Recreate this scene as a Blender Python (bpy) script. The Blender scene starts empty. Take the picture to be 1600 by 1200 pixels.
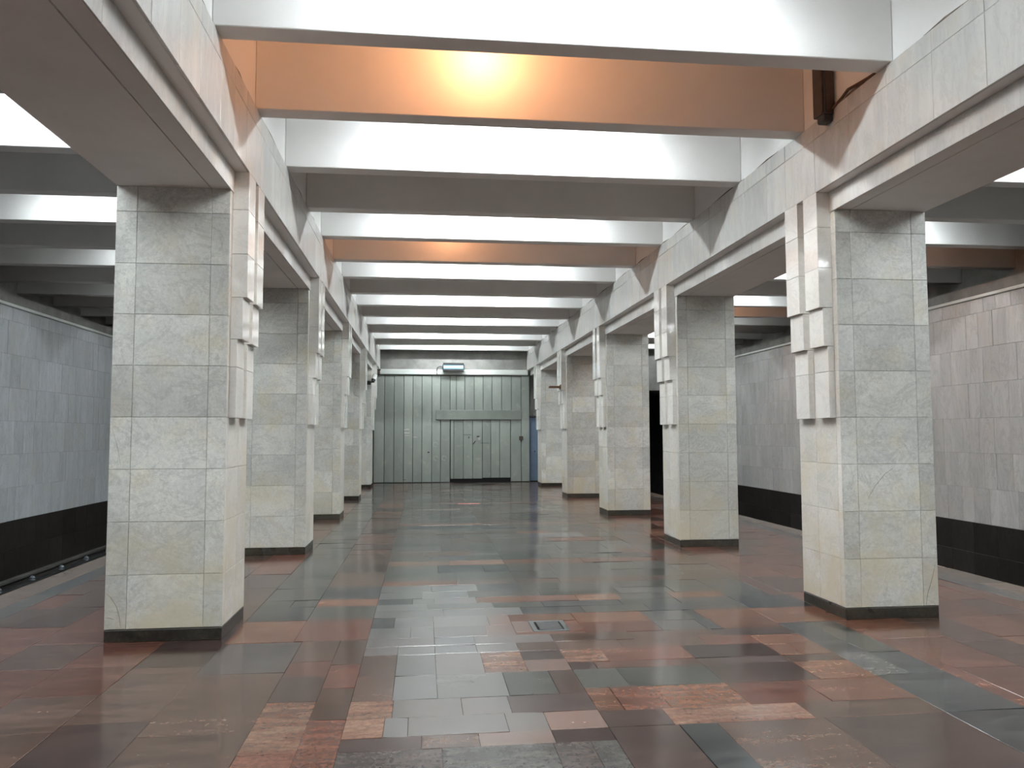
import bpy, math, random
from mathutils import Matrix, Vector

rnd = random.Random(7)
SC = bpy.context.scene
COL = SC.collection

# ------------------------------------------------------------------ camera, world, exposure
FPX = 1227.9
PITCH, YAW, ROLL, EYE = 0.0639, 0.1124, -0.0023, 1.70
cd = bpy.data.cameras.new("camera")
cd.sensor_fit = 'HORIZONTAL'
cd.sensor_width = 36.0
cd.lens = FPX / 1600.0 * 36.0
cd.clip_start, cd.clip_end = 0.05, 200.0
cam = bpy.data.objects.new("camera", cd)
COL.objects.link(cam)
Fw = Vector((math.sin(YAW) * math.cos(PITCH), math.cos(YAW) * math.cos(PITCH), math.sin(PITCH)))
Rt = Vector((math.cos(YAW), -math.sin(YAW), 0.0))
Up = Rt.cross(Fw)
c_, s_ = math.cos(ROLL), math.sin(ROLL)
R2, U2 = Rt * c_ + Up * s_, Up * c_ - Rt * s_
cam.matrix_world = Matrix(((R2.x, U2.x, -Fw.x, 0), (R2.y, U2.y, -Fw.y, 0), (R2.z, U2.z, -Fw.z, EYE), (0, 0, 0, 1)))
SC.camera = cam

w = bpy.data.worlds.new("world")
w.use_nodes = True
w.node_tree.nodes["Background"].inputs[0].default_value = (0.05, 0.05, 0.05, 1)
w.node_tree.nodes["Background"].inputs[1].default_value = 0.2
SC.world = w

SC.view_settings.view_transform = 'Standard'
SC.view_settings.look = 'None'
SC.view_settings.gamma = 1.0
SC.view_settings.use_curve_mapping = False
SC.view_settings.exposure = 0.0
SC.cycles.max_bounces = 10
SC.cycles.diffuse_bounces = 7
SC.cycles.glossy_bounces = 4
SC.cycles.use_denoising = True
SC.cycles.caustics_reflective = False
SC.cycles.caustics_refractive = False
SC.cycles.sample_clamp_indirect = 6.0

TUBE_POWER = 300.0        # emission of a fluorescent tube
AISLE_POWER = 140.0       # the tubes over the tracks are set dimmer than the hall's
TUBE_COLOR = (0.91, 0.975, 1.0)
BULB_WATTS = 33.0
BULB_COLOR = (1.0, 0.43, 0.19)

# ------------------------------------------------------------------ measures of the station
XLI, XLO, XRI, XRO = -1.66, -2.597, 3.852, 4.768      # pillar faces, hall side and track side
YL, YR, STEP, DEEP = 6.894, 6.922, 4.668, 0.806       # first pillars, spacing, depth
ZS, ZA, ZT = 3.82, 4.0, 4.68                           # main soffit, frieze foot, frieze head
XLA, XRA = -1.522, 3.716                               # frieze faces
EDGE_L, EDGE_R = -4.447, 6.60                          # platform edges
WALL_L, WALL_R = -7.76, 9.95                           # track wall faces
YG = 28.11                                             # end wall
YB = -13.0                                             # wall behind
SLAB = 5.62
LAMP_Z = 5.20                                          # tube lamps hang between the beams
BEAMS = [5.75, 7.23, 8.79, 10.39, 11.87, 13.46, 14.94, 16.62, 18.17, 19.85, 21.38, 23.0, 24.55, 26.12, 27.69]
BW = 0.21

# ------------------------------------------------------------------ materials
def new_mat(name):
    m = bpy.data.materials.new(name)
    m.use_nodes = True
    nt = m.node_tree
    b = nt.nodes["Principled BSDF"]
    return m, nt, b

def node(nt, kind, **kw):
    n = nt.nodes.new(kind)
    for k, v in kw.items():
        if k.startswith("i_"):
            key = k[2:].replace("_", " ")
            n.inputs[key].default_value = v
        else:
            setattr(n, k, v)
    return n

def link(nt, a, b):
    nt.links.new(a, b)

def mix(nt, fac, a, b, blend='MIX'):
    n = nt.nodes.new("ShaderNodeMix")
    n.data_type = 'RGBA'
    n.blend_type = blend
    for sock, v in ((n.inputs[0], fac), (n.inputs[6], a), (n.inputs[7], b)):
        if hasattr(v, "is_linked"):
            link(nt, v, sock)
        elif isinstance(v, (tuple, list)):
            sock.default_value = (*v, 1.0) if len(v) == 3 else v
        else:
            sock.default_value = v
    return n.outputs[2]

def math_(nt, op, a, b=0.0, c=0.0):
    n = nt.nodes.new("ShaderNodeMath")
    n.operation = op
    for i, v in enumerate((a, b, c)):
        if hasattr(v, "is_linked"):
            link(nt, v, n.inputs[i])
        else:
            n.inputs[i].default_value = v
    return n.outputs[0]

def ramp(nt, fac, p0, p1):
    n = nt.nodes.new("ShaderNodeMapRange")
    n.clamp = True
    n.inputs[1].default_value, n.inputs[2].default_value = p0, p1
    link(nt, fac, n.inputs[0])
    return n.outputs[0]

def piece_random(nt):
    """one value per piece: per object and per loose island"""
    o = nt.nodes.new("ShaderNodeObjectInfo")
    g = nt.nodes.new("ShaderNodeNewGeometry")
    s = math_(nt, 'ADD', o.outputs["Random"], g.outputs["Random Per Island"])
    return math_(nt, 'FRACT', s), g.outputs["Position"]

def noise(nt, vec, scale, detail=3.0, rough=0.55, stretch=None, offset=None, dist=0.0):
    if stretch is not None or offset is not None:
        mp = nt.nodes.new("ShaderNodeMapping")
        if stretch is not None:
            mp.inputs["Scale"].default_value = stretch
        link(nt, vec, mp.inputs["Vector"])
        if offset is not None:
            cmb = nt.nodes.new("ShaderNodeCombineXYZ")
            link(nt, math_(nt, 'MULTIPLY', offset, 37.0), cmb.inputs[0])
            link(nt, math_(nt, 'MULTIPLY', offset, 91.0), cmb.inputs[2])
            link(nt, cmb.outputs[0], mp.inputs["Location"])
        vec = mp.outputs[0]
    n = nt.nodes.new("ShaderNodeTexNoise")
    n.inputs["Scale"].default_value = scale
    n.inputs["Detail"].default_value = detail
    n.inputs["Roughness"].default_value = rough
    n.inputs["Distortion"].default_value = dist
    link(nt, vec, n.inputs["Vector"])
    return n.outputs[0]

def bump(nt, b, h, strength, dist=0.01):
    n = nt.nodes.new("ShaderNodeBump")
    n.inputs["Strength"].default_value = strength
    n.inputs["Distance"].default_value = dist
    link(nt, h, n.inputs["Height"])
    link(nt, n.outputs[0], b.inputs["Normal"])

def marble(name, light, dark, warm, rough, spread=0.12, stretch=(1, 1, 1), speck=0.5, vein=0.5, bstr=0.25, foot=0.0):
    m, nt, b = new_mat(name)
    r, pos = piece_random(nt)
    big = noise(nt, pos, 1.6, 4.0, 0.6, stretch, r, 0.8)
    fine = noise(nt, pos, 34.0, 6.0, 0.85)
    veins = noise(nt, pos, 2.0, 7.0, 0.72, (stretch[0], stretch[1], stretch[2] * 1.6), r, 0.9)
    stain = noise(nt, pos, 2.3, 3.0, 0.6)
    col = mix(nt, ramp(nt, big, 0.32, 0.68), dark, light)
    vf = math_(nt, 'MULTIPLY', ramp(nt, math_(nt, 'ABSOLUTE', math_(nt, 'SUBTRACT', veins, 0.5)), 0.035, 0.0), vein)
    col = mix(nt, vf, col, tuple(v * 0.55 for v in dark))
    col = mix(nt, math_(nt, 'MULTIPLY', ramp(nt, stain, 0.52, 0.72), 0.6), col, warm)
    col = mix(nt, speck * 0.35, col, mix(nt, ramp(nt, fine, 0.3, 0.7), (0.25, 0.25, 0.24), (1.0, 1.0, 0.98)), 'MULTIPLY')
    if foot:
        sx = nt.nodes.new("ShaderNodeSeparateXYZ")
        link(nt, pos, sx.inputs[0])
        f = math_(nt, 'MULTIPLY', ramp(nt, sx.outputs[2], 1.3, 0.1), math_(nt, 'MULTIPLY', ramp(nt, stain, 0.35, 0.6), foot))
        col = mix(nt, f, col, tuple(v * 0.8 for v in warm))
    br = math_(nt, 'MULTIPLY_ADD', r, spread * 2, 1.0 - spread)
    cmb = nt.nodes.new("ShaderNodeCombineXYZ")
    for i in range(3):
        link(nt, br, cmb.inputs[i])
    col = mix(nt, 1.0, col, cmb.outputs[0], 'MULTIPLY')
    link(nt, col, b.inputs["Base Color"])
    b.inputs["Roughness"].default_value = rough
    bump(nt, b, math_(nt, 'ADD', fine, big), bstr, 0.004)
    return m

def granite(name, base, alt, rough=0.13, streak=0.75, spec=0.42, wave=0.08):
    m, nt, b = new_mat(name)
    r, pos = piece_random(nt)
    fine = noise(nt, pos, 30.0, 3.0, 0.7)
    mid = noise(nt, pos, 2.2, 3.5, 0.6, (0.5, 3.4, 1.0), r, 0.9)
    blot = noise(nt, pos, 4.5, 3.0, 0.6, (0.7, 2.4, 1.0), r, 0.6)
    col = mix(nt, math_(nt, 'MULTIPLY', ramp(nt, mid, 0.40, 0.64), streak), base, alt)
    col = mix(nt, 0.7, col, mix(nt, ramp(nt, blot, 0.3, 0.7), (0.58, 0.60, 0.64), (1.42, 1.36, 1.28)), 'MULTIPLY')
    col = mix(nt, 0.85, col, mix(nt, ramp(nt, fine, 0.32, 0.68), (0.66, 0.66, 0.67), (1.32, 1.31, 1.30)), 'MULTIPLY')
    br = math_(nt, 'MULTIPLY_ADD', r, 0.44, 0.78)
    cmb = nt.nodes.new("ShaderNodeCombineXYZ")
    for i in range(3):
        link(nt, br, cmb.inputs[i])
    col = mix(nt, 1.0, col, cmb.outputs[0], 'MULTIPLY')
    link(nt, col, b.inputs["Base Color"])
    wear = noise(nt, pos, 1.4, 3.0, 0.6)
    rr = math_(nt, 'MULTIPLY_ADD', wear, 0.14, rough - 0.07)
    rr = math_(nt, 'MULTIPLY_ADD', r, 0.05, rr)
    link(nt, rr, b.inputs["Roughness"])
    b.inputs["Specular IOR Level"].default_value = spec
    bump(nt, b, noise(nt, pos, 7.0, 2.0, 0.5), wave, 0.003)
    return m

def plain(name, colr, rough=0.6, metal=0.0, var=0.1, scale=3.0, bstr=0.1):
    m, nt, b = new_mat(name)
    g = nt.nodes.new("ShaderNodeNewGeometry")
    n = noise(nt, g.outputs["Position"], scale, 5.0, 0.6)
    n2 = noise(nt, g.outputs["Position"], 60.0, 2.0, 0.6)
    lo = tuple(v * (1 - var) for v in colr)
    hi = tuple(min(1.0, v * (1 + var)) for v in colr)
    link(nt, mix(nt, ramp(nt, n, 0.3, 0.7), lo, hi), b.inputs["Base Color"])
    b.inputs["Roughness"].default_value = rough
    b.inputs["Metallic"].default_value = metal
    bump(nt, b, math_(nt, 'ADD', n, n2), bstr, 0.004)
    return m

def emit(name, colr, strength):
    m, nt, b = new_mat(name)
    b.inputs["Base Color"].default_value = (*colr, 1)
    b.inputs["Emission Color"].default_value = (*colr, 1)
    b.inputs["Emission Strength"].default_value = strength
    return m

def gate_paint():
    m, nt, b = new_mat("gate_paint")
    r, pos = piece_random(nt)
    big = noise(nt, pos, 1.3, 4.0, 0.6, (1, 1, 0.4), r)
    fine = noise(nt, pos, 25.0, 3.0, 0.7)
    col = mix(nt, ramp(nt, big, 0.3, 0.7), (0.235, 0.265, 0.24), (0.33, 0.355, 0.325))
    rub = noise(nt, pos, 3.2, 6.0, 0.7)
    col = mix(nt, math_(nt, 'MULTIPLY', ramp(nt, rub, 0.57, 0.70), 0.75), col, (0.40, 0.40, 0.35))
    br = math_(nt, 'MULTIPLY_ADD', r, 0.26, 0.87)
    cmb = nt.nodes.new("ShaderNodeCombineXYZ")
    for i in range(3):
        link(nt, br, cmb.inputs[i])
    link(nt, mix(nt, 1.0, col, cmb.outputs[0], 'MULTIPLY'), b.inputs["Base Color"])
    b.inputs["Roughness"].default_value = 0.42
    bump(nt, b, math_(nt, 'ADD', fine, rub), 0.2, 0.004)
    return m

M = {}
M['marble'] = marble("pillar_marble", (0.80, 0.80, 0.75), (0.64, 0.65, 0.63), (0.72, 0.66, 0.50), 0.42, 0.14, speck=1.3, vein=0.35, bstr=0.5, foot=0.8)
M['honed'] = marble("honed_marble", (0.82, 0.80, 0.75), (0.72, 0.71, 0.67), (0.74, 0.66, 0.50), 0.35, 0.08, speck=0.8, vein=0.25, bstr=0.25, foot=0.9)
M['polished'] = marble("polished_marble", (0.88, 0.87, 0.83), (0.80, 0.79, 0.76), (0.80, 0.76, 0.66), 0.07, 0.06, speck=0.25, vein=0.2, bstr=0.02)
M['frieze'] = marble("frieze_marble", (0.68, 0.665, 0.635), (0.53, 0.535, 0.53), (0.63, 0.56, 0.47), 0.33, 0.08, (2.5, 2.5, 0.5), speck=0.3, vein=0.2, bstr=0.1)
M['wall_marble'] = marble("wall_marble", (0.53, 0.555, 0.58), (0.43, 0.45, 0.475), (0.46, 0.455, 0.43), 0.40, 0.07, (1.6, 1.6, 0.3), speck=0.4, vein=0.35, bstr=0.15)
M['wall_marble_warm'] = marble("warm_wall_marble", (0.58, 0.575, 0.565), (0.46, 0.46, 0.46), (0.53, 0.49, 0.44), 0.40, 0.08, (1.6, 1.6, 0.3), speck=0.4, vein=0.35, bstr=0.15)
M['joint'] = plain("joint_mortar", (0.26, 0.205, 0.13), 0.9)
M['black'] = granite("black_granite", (0.016, 0.014, 0.013), (0.03, 0.026, 0.022), 0.35, 0.5)
M['plinth'] = granite("plinth_granite", (0.026, 0.024, 0.020), (0.048, 0.043, 0.032), 0.25)
M['red'] = granite("red_granite", (0.0851, 0.0365, 0.0266), (0.1368, 0.0646, 0.0456))
M['orange'] = granite("orange_granite", (0.1131, 0.0515, 0.0328), (0.1638, 0.0819, 0.0530))
M['pink'] = granite("pink_granite", (0.1353, 0.0672, 0.0476), (0.2214, 0.1435, 0.1025), 0.14)
M['brown'] = granite("brown_granite", (0.060, 0.038, 0.030), (0.088, 0.054, 0.041))
M['purple'] = granite("purple_granite", (0.0432, 0.0288, 0.0266), (0.0612, 0.0396, 0.0346))
M['mauve'] = granite("mauve_granite", (0.0672, 0.0574, 0.0558), (0.0902, 0.0738, 0.0681))
M['grey'] = granite("grey_granite", (0.060, 0.058, 0.055), (0.086, 0.083, 0.077))
M['green'] = granite("green_granite", (0.047, 0.049, 0.044), (0.074, 0.075, 0.066))
M['dark'] = granite("dark_granite", (0.026, 0.029, 0.031), (0.056, 0.060, 0.062))
M['light'] = granite("light_granite", (0.0945, 0.0972, 0.0990), (0.1215, 0.1215, 0.1215), 0.10)
for base_ in ("mauve", "grey", "red", "light"):
    tint_ = {"mauve": ((0.082, 0.070, 0.068), (0.11, 0.09, 0.083)), "grey": ((0.060, 0.059, 0.058), (0.088, 0.086, 0.082)),
             "red": ((0.125, 0.066, 0.05), (0.18, 0.095, 0.07)), "light": ((0.105, 0.108, 0.110), (0.135, 0.135, 0.135))}[base_]
    M['worn_' + base_] = granite("foot_polished_%s_granite" % base_, tint_[0], tint_[1], 0.21, 0.6, 0.8, 0.16)
    pb_ = M['worn_' + base_].node_tree.nodes["Principled BSDF"]
    pb_.inputs["Coat Weight"].default_value = 0.8
    pb_.inputs["Coat Roughness"].default_value = 0.14
M['tan'] = granite("tan_granite", (0.095, 0.068, 0.052), (0.135, 0.105, 0.085), 0.22)
M['signal'] = granite("coral_granite", (0.50, 0.17, 0.14), (0.55, 0.22, 0.18), 0.2)
M['grout'] = plain("floor_grout", (0.075, 0.06, 0.05), 0.8)
M['plaster'] = plain("white_plaster", (0.86, 0.86, 0.85), 0.7, var=0.035, scale=1.2, bstr=0.12)
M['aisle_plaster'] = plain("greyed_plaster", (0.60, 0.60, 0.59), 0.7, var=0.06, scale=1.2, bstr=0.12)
M['soffit'] = plain("soffit_plaster", (0.84, 0.835, 0.82), 0.75, var=0.08, scale=0.9, bstr=0.12)
M['concrete'] = plain("grey_concrete", (0.18, 0.176, 0.165), 0.85, var=0.32, scale=2.0, bstr=0.3)
M['darkconcrete'] = plain("dark_concrete", (0.045, 0.043, 0.04), 0.9, var=0.3, scale=2.0, bstr=0.3)  # darker concrete for tunnels, track beds and ledges
M['gate'] = gate_paint()
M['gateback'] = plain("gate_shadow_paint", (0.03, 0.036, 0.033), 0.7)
M['band'] = plain("white_steel_paint", (0.66, 0.69, 0.66), 0.5, var=0.08, scale=2.0)
M['blue'] = plain("blue_door_paint", (0.115, 0.16, 0.235), 0.45, var=0.12)
M['iron'] = plain("dark_iron", (0.055, 0.055, 0.058), 0.45, 0.6, var=0.25, scale=12.0)
M['brownmetal'] = plain("brown_metal", (0.075, 0.052, 0.04), 0.5, 0.3, var=0.25, scale=8.0)
M['bead'] = plain("shaded_gap_mortar", (0.17, 0.135, 0.11), 0.9, var=0.5, scale=5.0)
M['rust'] = plain("rusty_metal", (0.16, 0.085, 0.05), 0.7, 0.2, var=0.3, scale=20.0)
M['steel'] = plain("worn_steel", (0.42, 0.42, 0.41), 0.4, 0.7, var=0.2, scale=15.0)
M['hatchrim'] = plain("hatch_rim_steel", (0.10, 0.115, 0.115), 0.35, 0.5, var=0.2, scale=20.0)
M['cable'] = plain("rusty_cable", (0.10, 0.05, 0.03), 0.7, var=0.3, scale=20.0)
M['whiteplastic'] = plain("white_plastic", (0.75, 0.75, 0.73), 0.4, var=0.03)
M['blackplastic'] = plain("black_plastic", (0.015, 0.015, 0.016), 0.4, var=0.05)
M['insulator'] = plain("glazed_insulator", (0.12, 0.14, 0.16), 0.3, var=0.1)
M['smear'] = plain("white_smear_paint", (0.62, 0.62, 0.58), 0.8, var=0.2, scale=30.0)
M['chalk'] = plain("chalk_mark", (0.43, 0.45, 0.41), 0.9, var=0.2, scale=30.0)
M['tube'] = emit("fluorescent_glass", TUBE_COLOR, TUBE_POWER)
M['tube_dim'] = emit("dim_fluorescent_glass", TUBE_COLOR, AISLE_POWER)
M['diffuser'] = emit("blue_white_diffuser", (0.42, 0.66, 0.80), 0.75)
M['bulbglass'] = emit("warm_bulb_glass", BULB_COLOR, 8.0)

# ------------------------------------------------------------------ mesh helpers
CUBE_F = [(0, 3, 2, 1), (4, 5, 6, 7), (0, 1, 5, 4), (1, 2, 6, 5), (2, 3, 7, 6), (3, 0, 4, 7)]

class MB:
    def __init__(self):
        self.v, self.f, self.m, self.mats = [], [], [], []

    def mi(self, mat):
        if mat not in self.mats:
            self.mats.append(mat)
        return self.mats.index(mat)

    def add(self, vs, fs, mat):
        n = len(self.v)
        k = self.mi(mat)
        self.v.extend(vs)
        for f in fs:
            self.f.append(tuple(i + n for i in f))
            self.m.append(k)
        return self

    def box(self, x0, x1, y0, y1, z0, z1, mat):
        x0, x1 = min(x0, x1), max(x0, x1)
        vs = [(x0, y0, z0), (x1, y0, z0), (x1, y1, z0), (x0, y1, z0), (x0, y0, z1), (x1, y0, z1), (x1, y1, z1), (x0, y1, z1)]
        return self.add(vs, CUBE_F, mat)

    def bbox(self, x0, x1, y0, y1, z0, z1, mat, c=0.01):
        """box with all edges chamfered"""
        x0, x1 = min(x0, x1), max(x0, x1)
        lo, hi = (x0, y0, z0), (x1, y1, z1)
        vs, idx = [], {}
        for sx in (0, 1):
            for sy in (0, 1):
                for sz in (0, 1):
                    s = (sx, sy, sz)
                    for a in range(3):
                        p = [(hi[i] - c if s[i] else lo[i] + c) for i in range(3)]
                        p[a] = hi[a] if s[a] else lo[a]
                        idx[(s, a)] = len(vs)
                        vs.append(tuple(p))
        fs = []
        def quad(ids, nrm):
            p = [Vector(vs[i]) for i in ids]
            n = (p[1] - p[0]).cross(p[2] - p[0])
            fs.append(tuple(ids) if n.dot(nrm) > 0 else tuple(reversed(ids)))
        for a in range(3):
            b, d = (a + 1) % 3, (a + 2) % 3
            for sa in (0, 1):
                ids = []
                for sb, sd in ((0, 0), (1, 0), (1, 1), (0, 1)):
                    s = [0, 0, 0]
                    s[a], s[b], s[d] = sa, sb, sd
                    ids.append(idx[(tuple(s), a)])
                nv = Vector((0, 0, 0)); nv[a] = 1 if sa else -1
                quad(ids, nv)
            for sb in (0, 1):
                for sd in (0, 1):
                    ids = []
                    for sa, ax in ((0, b), (1, b), (1, d), (0, d)):
                        s = [0, 0, 0]
                        s[a], s[b], s[d] = sa, sb, sd
                        ids.append(idx[(tuple(s), ax)])
                    nv = Vector((0, 0, 0)); nv[b] = 1 if sb else -1; nv[d] = 1 if sd else -1
                    quad(ids, nv)
        for sx in (0, 1):
            for sy in (0, 1):
                for sz in (0, 1):
                    s = (sx, sy, sz)
                    quad([idx[(s, 0)], idx[(s, 1)], idx[(s, 2)]], Vector((sx * 2 - 1, sy * 2 - 1, sz * 2 - 1)))
        return self.add(vs, fs, mat)

    def slab(self, o, u, v, n, w, h, t, mat, c=0.004, dz=(0, 0, 0, 0)):
        """chamfered facing piece: w along u, h along v, t thick along n"""
        o, u, v, n = Vector(o), Vector(u), Vector(v), Vector(n)
        vs, fs = slab_geo(w, h, t, c, dz)
        return self.add([tuple(o + u * p[0] + v * p[1] + n * p[2]) for p in vs], fs if u.cross(v).dot(n) > 0 else [tuple(reversed(f)) for f in fs], mat)

    def tube(self, pts, r, mat, seg=8):
        vs, fs = [], []
        pts = [Vector(p) for p in pts]
        for i, p in enumerate(pts):
            d = (pts[min(i + 1, len(pts) - 1)] - pts[max(i - 1, 0)]).normalized()
            a = d.cross(Vector((0, 0, 1)))
            if a.length < 1e-3:
                a = d.cross(Vector((1, 0, 0)))
            a.normalize()
            b = d.cross(a)
            rr = r[i] if isinstance(r, (list, tuple)) else r
            for k in range(seg):
                t = 2 * math.pi * k / seg
                vs.append(tuple(p + a * (math.cos(t) * rr) + b * (math.sin(t) * rr)))
        for i in range(len(pts) - 1):
            for k in range(seg):
                k2 = (k + 1) % seg
                fs.append((i * seg + k, (i + 1) * seg + k, (i + 1) * seg + k2, i * seg + k2)[::-1])
        fs.append(tuple(range(seg))[::-1])
        fs.append(tuple(range((len(pts) - 1) * seg, len(pts) * seg)))
        fs[-2], fs[-1] = fs[-2][::-1], fs[-1][::-1]
        return self.add(vs, fs, mat)

    def prism(self, prof, y0, y1, mat):
        """profile in x,z (counter-clockwise seen from -y) run along y"""
        n = len(prof)
        vs = [(x, y0, z) for x, z in prof] + [(x, y1, z) for x, z in prof]
        fs = [tuple(range(n)), tuple(range(2 * n - 1, n - 1, -1))]
        for i in range(n):
            j = (i + 1) % n
            fs.append((i, i + n, j + n, j))
        return self.add(vs, fs, mat)

    def mesh(self, name, off=(0, 0, 0)):
        me = bpy.data.meshes.new(name)
        me.from_pydata([(x - off[0], y - off[1], z - off[2]) for x, y, z in self.v], [], self.f)
        for k in self.mats:
            me.materials.append(M[k])
        me.polygons.foreach_set("material_index", self.m)
        me.update()
        return me

    def build(self, name, parent=None, loc=None):
        off = Vector((0, 0, 0))
        if parent is not None:
            off = world_loc(parent)
        elif loc is not None:
            off = Vector(loc)
        o = bpy.data.objects.new(name, self.mesh(name, off))
        COL.objects.link(o)
        if parent is not None:
            o.parent = parent
        elif loc is not None:
            o.location = loc
        return o

def slab_geo(w, h, t, c, dz=(0, 0, 0, 0)):
    vs = [(0, 0, 0), (w, 0, 0), (w, h, 0), (0, h, 0)]
    vs += [(0, 0, t - c + dz[0]), (w, 0, t - c + dz[1]), (w, h, t - c + dz[2]), (0, h, t - c + dz[3])]
    vs += [(c, c, t + dz[0]), (w - c, c, t + dz[1]), (w - c, h - c, t + dz[2]), (c, h - c, t + dz[3])]
    fs = [(8, 9, 10, 11)]
    for i in range(4):
        j = (i + 1) % 4
        fs += [(4 + i, 4 + j, 8 + j, 8 + i), (i, j, 4 + j, 4 + i)]
    return vs, fs

def world_loc(o):
    p = Vector(o.location)
    while o.parent is not None:
        o = o.parent
        p += Vector(o.location)
    return p

PIECES = {}
def piece(name, parent, o, u, v, n, w, h, t, mat, c=0.004):
    """one facing piece as its own object; alike pieces share their mesh"""
    u, v, n, o = Vector(u), Vector(v), Vector(n), Vector(o)
    flip = u.cross(v).dot(n) < 0
    key = (name, round(w, 3), round(h, 3), round(t, 3), mat, c, flip)
    me = PIECES.get(key)
    if me is None:
        vs, fs = slab_geo(w, h, t, c)
        if flip:                      # mirrored frame: build the piece mirrored so that the matrix stays a rotation
            vs = [(w - x, y, z) for x, y, z in vs]
            fs = [tuple(reversed(f)) for f in fs]
        me = bpy.data.meshes.new(name)
        me.from_pydata(vs, [], fs)
        me.materials.append(M[mat])
        me.update()
        PIECES[key] = me
    ob = bpy.data.objects.new(name, me)
    COL.objects.link(ob)
    if flip:
        o = o + u * w
        u = -u
    mt = Matrix((u, v, n)).transposed().to_4x4()
    off = world_loc(parent) if parent is not None else Vector((0, 0, 0))
    mt.translation = o - off
    ob.parent = parent
    ob.matrix_basis = mt
    return ob

def tag(o, label=None, cat=None, group=None, kind=None):
    for k, val in (("label", label), ("category", cat), ("group", group), ("kind", kind)):
        if val:
            o[k] = val
    return o

def empty(name, loc):
    o = bpy.data.objects.new(name, None)
    o.empty_display_size = 0.2
    o.location = loc
    COL.objects.link(o)
    return o

def dup(root, loc):
    r = root.copy()
    COL.objects.link(r)
    r.location = loc
    for ch in list(KIDS.get(root.name) or root.children):
        d = ch.copy()
        COL.objects.link(d)
        d.parent = r
        for g in list(ch.children):
            e = g.copy()
            COL.objects.link(e)
            e.parent = d
    return r
KIDS = {}

X, Y, Z = Vector((1, 0, 0)), Vector((0, 1, 0)), Vector((0, 0, 1))

# ------------------------------------------------------------------ room shell
def struct(name, mb):
    return tag(mb.build(name), kind="structure")

b = MB()
b.box(EDGE_L, EDGE_R, YB, YG, -1.5, -0.016, 'grout')
floor = struct("floor", b)
for side, x0, x1 in (("left", WALL_L - 0.1, EDGE_L), ("right", EDGE_R, WALL_R + 0.1)):
    struct("floor_track_" + side, MB().box(x0, x1, YB, YG + 14, -1.7, -1.5, 'darkconcrete'))

ceiling = struct("ceiling", MB().box(-9.0, 11.2, YB, YG, SLAB, SLAB + 0.2, 'plaster'))
struct("wall_rear", MB().box(-9.0, 11.2, YB - 0.2, YB, -1.5, SLAB, 'concrete'))

# longitudinal beams on the pillars, with their frieze
def architrave(name, sg, xi, xo, xa):
    b = MB()
    joint = xi - sg * 0.165
    b.box(joint - sg * 0.006, xo, YB, YG, ZS, SLAB, 'soffit')
    b.box(xi, joint + sg * 0.006, YB, YG, ZS, SLAB, 'soffit')
    b.box(xi, joint, YB, YG, ZS + 0.012, SLAB, 'soffit')
    b.box(xi, xa - sg * 0.022, YB, YG, ZA, SLAB, 'plaster')
    t = struct(name, b)
    y = 2.6
    piece("marble_slab", t, (xa - sg * 0.024, YB, ZA), Y, Z, X * sg, y - YB - 0.003, ZT - ZA, 0.024, 'frieze', 0.003)
    while y < YG - 0.05:
        wd = min(rnd.uniform(0.42, 0.62), YG - y)
        for z0, z1 in ((ZA, 4.515), (4.515, ZT)):
            piece("marble_slab", t, (xa - sg * 0.024, y, z0), Y, Z, X * sg, wd - 0.0025, z1 - z0 - 0.0025, 0.024 + rnd.uniform(-0.0012, 0.0012), 'frieze', 0.002)
        y += wd
    # mortar bead along the frieze head, coloured dark for the unlit gap
    m = MB()
    y = 3.5
    while y < YG - 0.3:
        l = rnd.uniform(0.4, 1.1)
        m.tube([(xa - sg * 0.013, y, ZT + 0.004), (xa - sg * 0.012, y + l * 0.5, ZT + 0.012), (xa - sg * 0.014, y + l, ZT + 0.003)], [0.005, 0.010, 0.005], 'bead', 6)
        y += l + rnd.uniform(0.2, 1.0)
    tag(m.build("mortar_bead", t), kind="stuff")
    # narrow marble edge under the frieze, facing the hall
    y = YB
    while y < YG - 0.01:
        wd = min(1.556, YG - y)
        piece("edge_strip", t, (xi, y, ZS - 0.012), Y, Z, X * sg, wd - 0.003, ZA - ZS + 0.010, 0.012, 'frieze', 0.002)
        y += wd
    return t
architrave("trim_1", 1, XLI, XLO, XLA)
architrave("trim_2", -1, XRI, XRO, XRA)

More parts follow.
